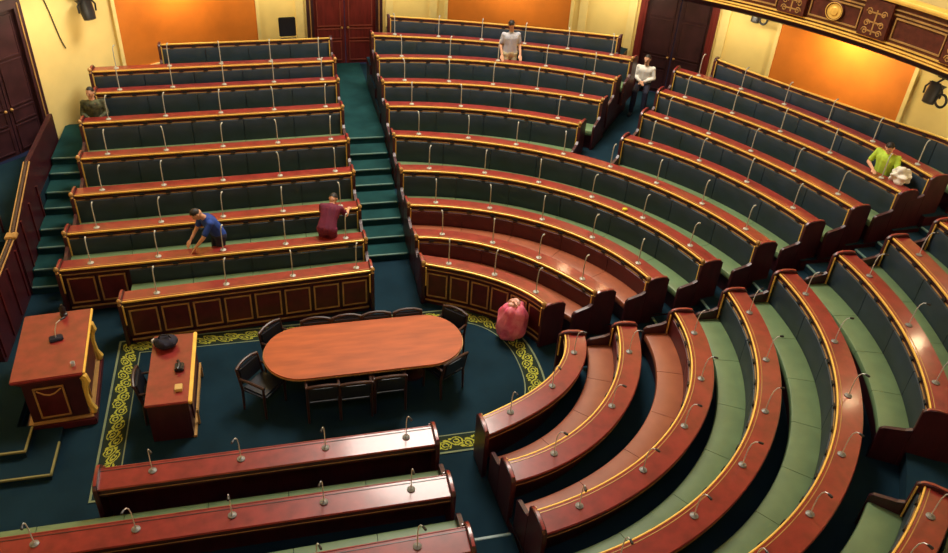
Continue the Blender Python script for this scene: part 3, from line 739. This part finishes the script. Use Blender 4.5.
# balustrade of the left stairs
br = thing('balustrade', 'dark panelled stair balustrade with gilt-edged sloping handrail by the left stairs', 'balustrade', (-7.36, 3.6, 0))
def railpts(dz): return [(1.55, 1.16 + dz), (3.62, 1.24 + dz), (5.55, 1.80 + dz)]
bm = bmesh.new(); poly = [(1.5, 0), (5.6, 0), (5.6, 1.78), (3.62, 1.22), (1.5, 1.14)]
a = [bm.verts.new((-.05, y - 3.6, z)) for y, z in poly]; b_ = [bm.verts.new((.05, y - 3.6, z)) for y, z in poly]
for k in range(5): bm.faces.new((a[k], a[(k + 1) % 5], b_[(k + 1) % 5], b_[k]))
bm.faces.new(a); bm.faces.new(b_); link('panel', bm, M['wood'], br)
for nm, off, r, mm in (('handrail', 0, .034, 'chairwood'), ('gilt_edge', .05, .014, 'gilt_dull'), ('gilt_edge', -.05, .014, 'gilt_dull')):
    bm = bmesh.new(); tube(bm, [(off, y - 3.6, z) for y, z in railpts(.02)], r, 8); link(nm, bm, M[mm], br)
for y in (1.6, 2.2, 2.8, 3.4, 4.1, 4.8, 5.5): bm = bmesh.new(); box(bm, (.06, y - 3.6, .6 + (.2 if y > 4 else 0)), (.03, .06, 1.0)); link('stile', bm, M['panelwood'], br)
bm = bmesh.new(); box(bm, (0, .02, .62), (.16, .16, 1.26), 0, .015); link('newel_post', bm, M['wood'], br)
bm = bmesh.new(); box(bm, (-.02, 3.2, 1.0), (.10, 2.4, 1.6), 0, .01); link('upper_panel', bm, M['wood'], br)
bm = bmesh.new(); box(bm, (0, .02, 1.28), (.20, .20, .06), 0, .015); link('newel_cap', bm, M['gilt_dull'], br)
# ornate chair at the left edge
c = thing('carved_chair', 'carved brown wooden chair cut off by the left edge of the picture', 'chair', (-7.95, 3.95, 1.0), R_(-60))
c.location = (-8.0, 4.35, 1.0)
bm = bmesh.new(); box(bm, (0, 0, .42), (.5, .5, .1), 0, .03); link('seat', bm, M['chairwood'], c)
bm = bmesh.new(); box(bm, (0, -.24, .75), (.5, .06, .6), 0, .03); ball(bm, (0, -.24, 1.06), .12, scl=(1.4, .4, .8)); link('backrest', bm, M['chairwood'], c)
for sx in (-1, 1):
    for sy in (-1, 1):
        bm = bmesh.new(); tube(bm, [(sx * .22, sy * .22, 0), (sx * .22, sy * .22, .38)], [.02, .03], 8); link('leg', bm, M['wood'], c)

# ------------------------------------------------------------------ things on the walls and floor
def lantern(label, th, dr, z, s=1., side=-1):
    p = wallpt(th, dr); o = thing('spotlight', label, 'spotlight', (p.x, p.y, z), th)
    bm = bmesh.new(); box(bm, (.10 * s - dr - .2, 0, .36 * s), (.12, .42 * s, .16 * s), 0, .02); tube(bm, [(-dr - .1, 0, .36 * s), (0, 0, .25 * s), (0, 0, .08 * s)], .025, 6); link('bracket', bm, M['black'], o)
    k = s; tilt = Matrix.Rotation(R_(18), 4, 'Y')
    bm = bmesh.new(); t = bmesh.new(); lathe(t, [(.06 * k, -.22 * k), (.13 * k, -.20 * k), (.15 * k, -.05 * k), (.15 * k, .16 * k), (.19 * k, .24 * k), (.17 * k, .24 * k), (.13 * k, .14 * k)], n=16); join(bm, t, 0, tilt); link('housing', bm, M['black'], o)
    bm = bmesh.new(); tube(bm, [(-.02, -.19 * k, -.03), (-.02, -.20 * k, .12 * k), (-.02, -.1 * k, .26 * k), (-.02, .1 * k, .26 * k), (-.02, .20 * k, .12 * k), (-.02, .19 * k, -.03)], .022, 6); link('yoke', bm, M['black'], o)
    if side: bm = bmesh.new(); tube(bm, [(-.05, side * (.26 + .12 * math.cos(a)) * k, (-.05 + .14 * math.sin(a)) * k) for a in [2 * PI * q / 14 for q in range(15)]], .028, 6); link('cable_loop', bm, M['black'], o)
    return o
lantern('black spotlight hanging on the yellow wall at top left', R_(124.9), -.35, 3.72, 1., 0)
lantern('black spotlight with ring under the balcony at top right', R_(16.4), -.45, 3.42, 1.)
lantern('black spotlight under the balcony beside the dark side door', R_(38.6), -.35, 3.9, .8)
bm = bmesh.new(); pts = []
for i in range(12):
    q = i / 11; p = wallpt(R_(129.3 - 1.6 * q), -.02); pts.append((p.x, p.y, 4.2 - 1.25 * q + .1 * math.sin(q * 6)))
tube(bm, pts, .012, 5); tag(link('cable', bm, M['black']), 'thin black cable hanging on the yellow wall at top left', 'cable')
c = thing('chair', 'small black chair back standing behind the top left bench by the door', 'chair', (-1.98, 10.75, T[8]), R_(188))
bm = bmesh.new(); box(bm, (0, 0, .43), (.45, .45, .06), 0, .02); link('seat', bm, M['black'], c)
bm = bmesh.new(); box(bm, (0, .22, .74), (.44, .04, .50), 0, .02); link('backrest', bm, M['black'], c)
for sx in (-1, 1):
    for sy in (-1, 1):
        bm = bmesh.new(); tube(bm, [(sx * .19, sy * .19, 0), (sx * .19, sy * .19, .41)], .014, 6); link('leg', bm, M['black'], c)
c.rotation_euler = (0, 0, R_(8))

# pink bag
pb = thing('bag', 'crumpled pink plastic sack standing on the carpet by the middle front bench', 'bag', (1.44, .80, .011)); bm = bmesh.new()
t = bmesh.new(); bmesh.ops.create_uvsphere(t, u_segments=36, v_segments=26, radius=1)
for v in t.verts:
    x, y, zz = v.co; a = math.atan2(y, x); h = zz * .5 + .5; r = math.hypot(x, y) ** .45 * (.28 - .03 * h)
    r *= 1 + .07 * math.sin(a * 7 + 5 * h) + .05 * math.sin(a * 11 - 9 * h) + .05 * math.sin(13 * h + 2 * a)
    v.co = Vector((r * math.cos(a) * 1.08, r * math.sin(a) * .85, .77 * h * (1 + .03 * math.sin(5 * a))))
join(bm, t); link('sack', bm, M['pink'], pb); bm = bmesh.new()
t = bmesh.new(); bmesh.ops.create_icosphere(t, subdivisions=3, radius=1)
for v in t.verts:
    n_ = v.co.copy(); v.co = Vector((n_.x * .11, n_.y * .09, n_.z * .07 + .79)) * 1.0; v.co += n_ * .02 * math.sin(9 * n_.x + 7 * n_.y)
join(bm, t); link('tied_top', bm, mat('pale_pink_plastic', (.85, .50, .42), .35), pb)

# bright glint on a desk, modelled as a small yellow ball
pz = Arc('A3', PI / 2, .1)
th = None
def on_desk(key, th, d, k): r = rad(key, th) + d; return Vector((r * math.cos(th), r * math.sin(th), Z[k] + .003 - .026 * d / .33))
bm = bmesh.new(); ball(bm, (0, 0, .03), .05, sub=2, scl=(1.2, .9, .6)); o = link('glint_ball', bm, M['yellow']); tag(o, 'small bright yellow ball modelling a glint on a curved desk of the middle block', 'glint'); o.location = on_desk('A3', R_(32.7), .10, 3)

# ------------------------------------------------------------------ people
def remesh(bm, name, vox):
    me = bpy.data.meshes.new(name); bm.to_mesh(me); bm.free(); o = bpy.data.objects.new(name, me); COL.objects.link(o)
    md = o.modifiers.new('r', 'REMESH'); md.mode = 'VOXEL'; md.voxel_size = vox
    sm = o.modifiers.new('s', 'SMOOTH'); sm.iterations = 3; sm.factor = .5
    dg = bpy.context.evaluated_depsgraph_get(); me2 = bpy.data.meshes.new_from_object(o.evaluated_get(dg))
    bpy.data.objects.remove(o); me2.name = name
    for p in me2.polygons: p.use_smooth = True
    return me2
def capsule(bm, a, b, ra, rb, flat=None):
    a, b = Vector(a), Vector(b); d = b - a; L_ = d.length or 1e-4; n = 5
    pts = [a + d * i / n for i in range(n + 1)]; rr = [ra + (rb - ra) * i / n for i in range(n + 1)]
    tube(bm, pts, rr, 10); ball(bm, a, ra, sub=2); ball(bm, b, rb, sub=2)
def torso(bm, J, g=0.):
    pel, ch = Vector(J['pelvis']), Vector(J['chest']); sl, sr = Vector(J['shL']), Vector(J['shR']); hl, hr = Vector(J['hipL']), Vector(J['hipR'])
    side = (sr - sl).normalized()
    mid = pel.lerp(ch, .5)
    for s in (-1, 1):
        capsule(bm, pel + side * s * .075, mid + side * s * .065, .105 + g, .10 + g); capsule(bm, mid + side * s * .065, ch + side * s * .085, .10 + g, .11 + g)
        sh = sl if s < 0 else sr; capsule(bm, ch + side * s * .06, sh, .095 + g, .052 + g)
    capsule(bm, pel, ch, .12 + g, .125 + g); capsule(bm, hl, hr, .10 + g, .10 + g)
def hand(bm, w, d, pal):
    w, d = Vector(w), Vector(d).normalized(); sd = d.cross(Vector(pal)).normalized(); pn = Vector(pal).normalized()
    for k in range(4):
        o = (k - 1.5) * .021; L_ = (.062, .074, .078, .068)[k]
        capsule(bm, w, w + d * .085 + sd * o, .02, .013)
        a = w + d * .085 + sd * o; b = a + d * L_ * .5 + pn * .008; c = b + d * L_ * .45 + pn * .02
        capsule(bm, a, b, .0095, .009); capsule(bm, b, c, .009, .0075)
    a = w + d * .03 + sd * -.03; b = a + d * .04 - sd * .025 + pn * .01; capsule(bm, w + d * .01, a, .016, .013); capsule(bm, a, b, .012, .010); capsule(bm, b, b + d * .03 - sd * .002, .010, .008)
def person(label, loc, rz, J, mats, sleeves='short', hairm='hair', shorts=False, group=None):
    J = {k: Vector(v) for k, v in J.items()}
    root = thing('person', label, 'person', loc, rz, group)
    bm = bmesh.new(); torso(bm, J)
    fwd = J['face'].normalized(); hd = J['head']; up = (hd - J['neck']).normalized(); sdv = fwd.cross(up).normalized(); up = sdv.cross(fwd).normalized()
    capsule(bm, J['chest'], J['neck'], .08, .055); capsule(bm, J['neck'], hd - up * .03, .055, .06)
    fr = Matrix((sdv, fwd, up)).transposed()
    def hp(x, y, z): return hd + fr @ Vector((x, y, z))
    t = bmesh.new(); bmesh.ops.create_icosphere(t, subdivisions=3, radius=1)
    for v in t.verts:
        x, y, z = v.co; k = 1 - .22 * max(0, -z) ; v.co = hp(x * .076 * k, y * .095 + (.012 if z < 0 else 0) * y, z * .118)
    join(bm, t)
    capsule(bm, hp(0, .088, .02), hp(0, .108, -.022), .012, .017); ball(bm, hp(0, .07, -.095), .028)                   # nose, chin
    for s in (-1, 1): ball(bm, hp(s * .078, -.005, .0), .024, scl=(.6, .9, 1.3)); ball(bm, hp(s * .035, .078, .03), .016)   # ears, brows
    capsule(bm, hp(-.022, .088, -.052), hp(.022, .088, -.052), .009, .009)                                             # mouth
    for s in 'LR':
        capsule(bm, J['sh' + s], J['el' + s], .05, .042); capsule(bm, J['el' + s], J['wr' + s], .041, .028)
        d = (J['wr' + s] - J['el' + s]); hdv = J.get('hd' + s, d); pal = J.get('pal' + s, Vector((0, 0, -1)))
        if abs(hdv.normalized().dot(pal.normalized())) > .9: pal = Vector((0, 1, 0))
        hand(bm, J['wr' + s], hdv, pal)
        capsule(bm, J['hip' + s], J['kn' + s], .085, .06); capsule(bm, J['kn' + s], J['an' + s], .058, .04)
        toe = J['toe' + s]; capsule(bm, J['an' + s] + Vector((0, 0, -.035)), toe, .04, .034)
    me = remesh(bm, 'body', .0085); me.materials.clear(); me.materials.append(M['skin']); o = bpy.data.objects.new('body', me); COL.objects.link(o); o.parent = root
    g = .014; bm = bmesh.new(); torso(bm, J, g)
    capsule(bm, J['chest'], J['chest'].lerp(J['neck'], .6), .09, .07)
    for s in 'LR':
        e = J['el' + s]; a = J['sh' + s]
        if sleeves == 'long': capsule(bm, a, e, .058, .052); capsule(bm, e, e.lerp(J['wr' + s], .9), .052, .042)
        elif sleeves == 'short': capsule(bm, a, a.lerp(e, .75), .060, .058)
    me = remesh(bm, 'shirt', .012); me.materials.clear(); me.materials.append(M[mats[0]]); o = bpy.data.objects.new('shirt', me); COL.objects.link(o); o.parent = root
    bm = bmesh.new()
    capsule(bm, J['hipL'], J['hipR'], .122, .122); capsule(bm, J['pelvis'], J['pelvis'].lerp(J['chest'], .18), .138, .132)
    for s in 'LR':
        capsule(bm, J['hip' + s], J['kn' + s], .105, .078); capsule(bm, J['kn' + s], J['kn' + s].lerp(J['an' + s], .95), .077, .062)
    me = remesh(bm, 'trousers', .012); me.materials.clear(); me.materials.append(M[mats[1]]); o = bpy.data.objects.new('trousers', me); COL.objects.link(o); o.parent = root
    for s in 'LR':
        bm = bmesh.new(); capsule(bm, J['an' + s] + Vector((0, 0, -.035)), J['toe' + s], .052, .045); me = remesh(bm, 'shoe', .012); me.materials.clear(); me.materials.append(M['black'])
        o = bpy.data.objects.new('shoe', me); COL.objects.link(o); o.parent = root
    bm = bmesh.new(); t = bmesh.new(); bmesh.ops.create_icosphere(t, subdivisions=3, radius=1)
    bmesh.ops.delete(t, geom=[v for v in t.verts if v.co.z < -.15 + .75 * max(0, v.co.y + .25)], context='VERTS')
    for v in t.verts: x, y, z = v.co; v.co = hp(x * .085, y * .103 - .006, z * .126 + .004)
    join(bm, t); o = link('hair', bm, M[hairm], root)
    if hairm != 'hair': pass
    for s in (-1, 1):
        bm = bmesh.new(); ball(bm, hp(s * .03, .089, .012), .0105, sub=2); link('eye', bm, M['black'], root)
    return root
# poses, local frame: +y forward, +x right, z up from the floor under the feet
def standing():
    J = dict(pelvis=(0, 0, .95), chest=(0, .01, 1.32), neck=(0, .0, 1.49), head=(0, .03, 1.63), face=(0, 1, -.15), shL=(-.19, 0, 1.39), shR=(.19, 0, 1.39),
             elL=(-.25, -.02, 1.13), elR=(.25, -.02, 1.13), wrL=(-.24, .14, .93), wrR=(.24, .14, .93), hipL=(-.095, 0, .92), hipR=(.095, 0, .92),
             knL=(-.11, .03, .5), knR=(.11, .03, .5), anL=(-.11, -.02, .085), anR=(.11, -.02, .085), toeL=(-.12, .15, .035), toeR=(.12, .15, .035))
    return J
def sitting(seat=.47):
    J = dict(pelvis=(0, -.02, seat + .11), chest=(0, .02, seat + .48), neck=(0, .03, seat + .65), head=(0, .07, seat + .79), face=(0, 1, -.3), shL=(-.19, .02, seat + .545), shR=(.19, .02, seat + .545),
             elL=(-.25, .05, seat + .30), elR=(.25, .05, seat + .30), wrL=(-.10, .26, seat + .26), wrR=(.10, .26, seat + .26), hipL=(-.095, 0, seat + .10), hipR=(.095, 0, seat + .10),
             knL=(-.12, .42, seat + .07), knR=(.12, .42, seat + .07), anL=(-.12, .42, .085), anR=(.12, .42, .085), toeL=(-.13, .58, .035), toeR=(.13, .58, .035))
    return J
def bending(drop=.35, fw=.38):
    J = standing(); 
    J.update(pelvis=(0, -.12, .93), chest=(0, fw * .55, 1.22), neck=(0, fw * .95, 1.30), head=(0, fw * 1.28, 1.36), face=(0, .6, -.8), shL=(-.19, fw * .75, 1.24), shR=(.19, fw * .75, 1.24),
             elL=(-.24, fw * 1.0, .99), elR=(.24, fw * .9, .99), wrL=(-.20, fw * 1.5, .86), wrR=(.20, fw * 1.3, .84), hipL=(-.095, -.10, .91), hipR=(.095, -.10, .91), knL=(-.11, .0, .5), knR=(.11, .0, .5), anL=(-.11, -.06, .085), anR=(.11, -.06, .085), toeL=(-.12, .11, .035), toeR=(.12, .11, .035))
    return J
def pol(r, d, z): return (r * math.cos(R_(d)), r * math.sin(R_(d)), z)
def facing(p, t): return math.atan2(t[1] - p[1], t[0] - p[0]) - PI / 2
# seated man by the side door
p = pol(10.85, 49.6, 1.19); J = sitting(.62); J.update(wrL=(-.02, .24, .86), wrR=(.06, .26, .86), knL=(-.14, .40, .62), knR=(.14, .42, .62), anL=(-.15, .46, .085), anR=(.15, .46, .085), toeL=(-.16, .62, .035), toeR=(.16, .62, .035), face=(.25, 1, -.25))
fa = facing(p, (0, -2.5))
person('person in white long-sleeved shirt and dark trousers seated before the dark side door', p, fa, J, ('whiteknit', 'navy'), 'long')
st = thing('stool', 'dark stool under the person in white by the side door', 'stool', p, fa)
bm = bmesh.new(); box(bm, (0, -.03, .575), (.36, .34, .05), 0, .02); link('seat', bm, M['wood'], st)
for sx in (-1, 1):
    for sy in (-1, 1):
        bm = bmesh.new(); tube(bm, [(sx * .15, -.03 + sy * .14, 0), (sx * .14, -.03 + sy * .13, .56)], .018, 6); link('leg', bm, M['wood'], st)
# standing person, top of the middle block
p = pol(9.46, 68.7, T[7]); J = standing(); J.update(face=(.3, .5, -.8), head=(.03, .06, 1.66), neck=(0, 0, 1.52))
person('person in pale grey shirt and beige trousers standing between the upper middle benches', p, facing(p, (3, -6)), J, ('grey', 'beige'), 'short')
# person at the left end of the sixth row
p = (-6.36, 7.62, T[5]); J = sitting(.46); J.update(face=(.4, 1, -.2)); J.update(knL=(-.12, .30, .5), knR=(.12, .30, .5), anL=(-.12, .22, .085), anR=(.12, .22, .085), toeL=(-.13, .34, .035), toeR=(.13, .34, .035))
person('person in dark patterned shirt sitting at the left end of an upper left bench', p, facing(p, (-5.9, 0)), J, ('olivecloth', 'navy'), 'long')
# person in blue bending over the second left desk
p = (-3.80, 3.42, T[1]); J = bending(fw=.30); J.update(pelvis=(0, -.06, .95), chest=(0, .10, 1.26), neck=(0, .21, 1.40), head=(0, .32, 1.49), shL=(-.19, .16, 1.31), shR=(.19, .16, 1.31), elL=(-.22, .34, 1.08), elR=(.24, .24, 1.06), wrL=(-.12, .48, .86), wrR=(.18, .42, .88), hipL=(-.095, -.05, .92), hipR=(.095, -.05, .92))
person('person in bright blue shirt bending over a desk of the straight left block', p, R_(118), J, ('blue', 'navy'), 'short')
# person in maroon wiping near the stair aisle
p = (-1.66, 3.44, T[1]); J = bending(fw=.26); J.update(wrR=(.22, .58, 1.02), wrL=(-.06, .54, 1.02), elR=(.26, .32, 1.04), elL=(-.24, .30, 1.04))
person('person in maroon shirt leaning over a left block desk next to the stair aisle', p, R_(-24), J, ('maroon', 'maroon'), 'short')
# person in lime
p = pol(9.54, 10.9, T[7]); J = sitting(.56); J.update(anL=(-.12, .18, .085), anR=(.12, .18, .085), toeL=(-.13, .30, .035), toeR=(.13, .30, .035), knL=(-.12, .30, .60), knR=(.12, .30, .60), face=(-.25, .7, -.6), head=(-.02, .12, 1.31),
    elL=(-.32, .10, .86), wrL=(-.32, .16, .84), elR=(.30, .08, .86), wrR=(.06, .30, .84), shL=(-.21, .02, 1.13), shR=(.21, .02, 1.13))
fa = facing(p, (0, -2)); person('person in lime green shirt sitting in the far right block, head bowed', p, fa, J, ('lime', 'navy'), 'short')
lc = lambda x, y, z: (p[0] + x * math.cos(fa) - y * math.sin(fa), p[1] + x * math.sin(fa) + y * math.cos(fa), p[2] + z)
bm = bmesh.new(); t = bmesh.new(); bmesh.ops.create_icosphere(t, subdivisions=4, radius=1)
for v in t.verts:
    n_ = v.co.copy(); v.co = Vector((n_.x * .19, n_.y * .16, n_.z * .17)); v.co += n_ * (.03 * math.sin(6 * n_.x + 3) + .025 * math.sin(5 * n_.y + 4 * n_.z) + .02 * math.sin(8 * n_.z))
join(bm, t); o = link('cloth_bundle', bm, M['white']); tag(o, 'crumpled white cloth bundle held by the person in lime', 'cloth'); o.location = lc(-.46, .24, .92)

# ------------------------------------------------------------------ lights
def area(name, loc, target, size, power, color, shape='DISK', sy=None, spread=PI):
    l = bpy.data.lights.new(name, 'AREA'); l.shape = shape; l.size = size; l.energy = power; l.color = color; l.spread = spread
    if sy: l.size_y = sy
    o = bpy.data.objects.new(name, l); COL.objects.link(o); o.location = loc
    o.rotation_euler = (Vector(target) - Vector(loc)).to_track_quat('-Z', 'Y').to_euler(); return o
def point(name, loc, power, color, r=.15):
    l = bpy.data.lights.new(name, 'POINT'); l.energy = power; l.color = color; l.shadow_soft_size = r
    o = bpy.data.objects.new(name, l); COL.objects.link(o); o.location = loc; return o
area('dome_light', (1.6, 6.2, 13.4), (1.6, 5.2, 0), 5.5, 2300, (1, .93, .82))
for d in range(-20, 175, 15):
    t = R_(d); r = wall_r(t) - 1.0
    area('wall_washer', (r * math.cos(t), r * math.sin(t), 4.02), ((r + 1.0) * math.cos(t), (r + 1.0) * math.sin(t), 2.7), 1.6, 15 if d > 112 else 25, (1, .86, .58), 'RECTANGLE', .2)
for d, pw in ((27.5, 46), (70, 12), (112, 32)):
    t = R_(d); r = wall_r(t) - .8
    area('panel_light', (r * math.cos(t), r * math.sin(t), 4.05), ((r + .8) * math.cos(t), (r + .8) * math.sin(t), 3.2), .5, pw, (1, .74, .36), 'DISK')
for d in (-15, 15, 45, 75, 105, 135, 165):
    t = R_(d); point('gallery_lamp', (10.2 * math.cos(t), 10.2 * math.sin(t), 7.2), 24, (1, .78, .48), .25)
for d, z, pw in ((-2.2, 4.05, 40), (0.6, 5.75, 40), (54.5, 4.6, 40), (46.7, 4.95, 32)):
    t = R_(d); point('balcony_lamp', (10.15 * math.cos(t), 10.15 * math.sin(t), z), pw, (1, .74, .42), .16)
area('cool_fill', (-3, -11, 13), (0, 2, 1), 5, 950, (.38, .54, 1.0))  # added bluish fill behind the camera, tints the shaded faces; no window there
w = bpy.data.worlds.new('World'); SC.world = w; w.use_nodes = True
w.node_tree.nodes['Background'].inputs[0].default_value = (.10, .12, .22, 1); w.node_tree.nodes['Background'].inputs[1].default_value = .15

# ------------------------------------------------------------------ camera
cd = bpy.data.cameras.new('Camera'); cam = bpy.data.objects.new('Camera', cd); COL.objects.link(cam)
cd.sensor_fit = 'HORIZONTAL'; cd.sensor_width = 36; cd.lens = 790.627 / 948 * 36; cd.clip_end = 200
r = Vector((.970917, -.232393, .057567)); u = Vector((.086092, .563253, .821787)); f = Vector((.223403, .792931, -.566879))
mt = Matrix((r, u, -f)).transposed().to_4x4(); mt.translation = Vector((-2.449981, -10.196503, 9.337343)); cam.matrix_world = mt
SC.camera = cam
vs = SC.view_settings
vs.view_transform = 'Standard'; vs.look = 'None'; vs.gamma = 1; vs.use_curve_mapping = False; vs.exposure = 0.0
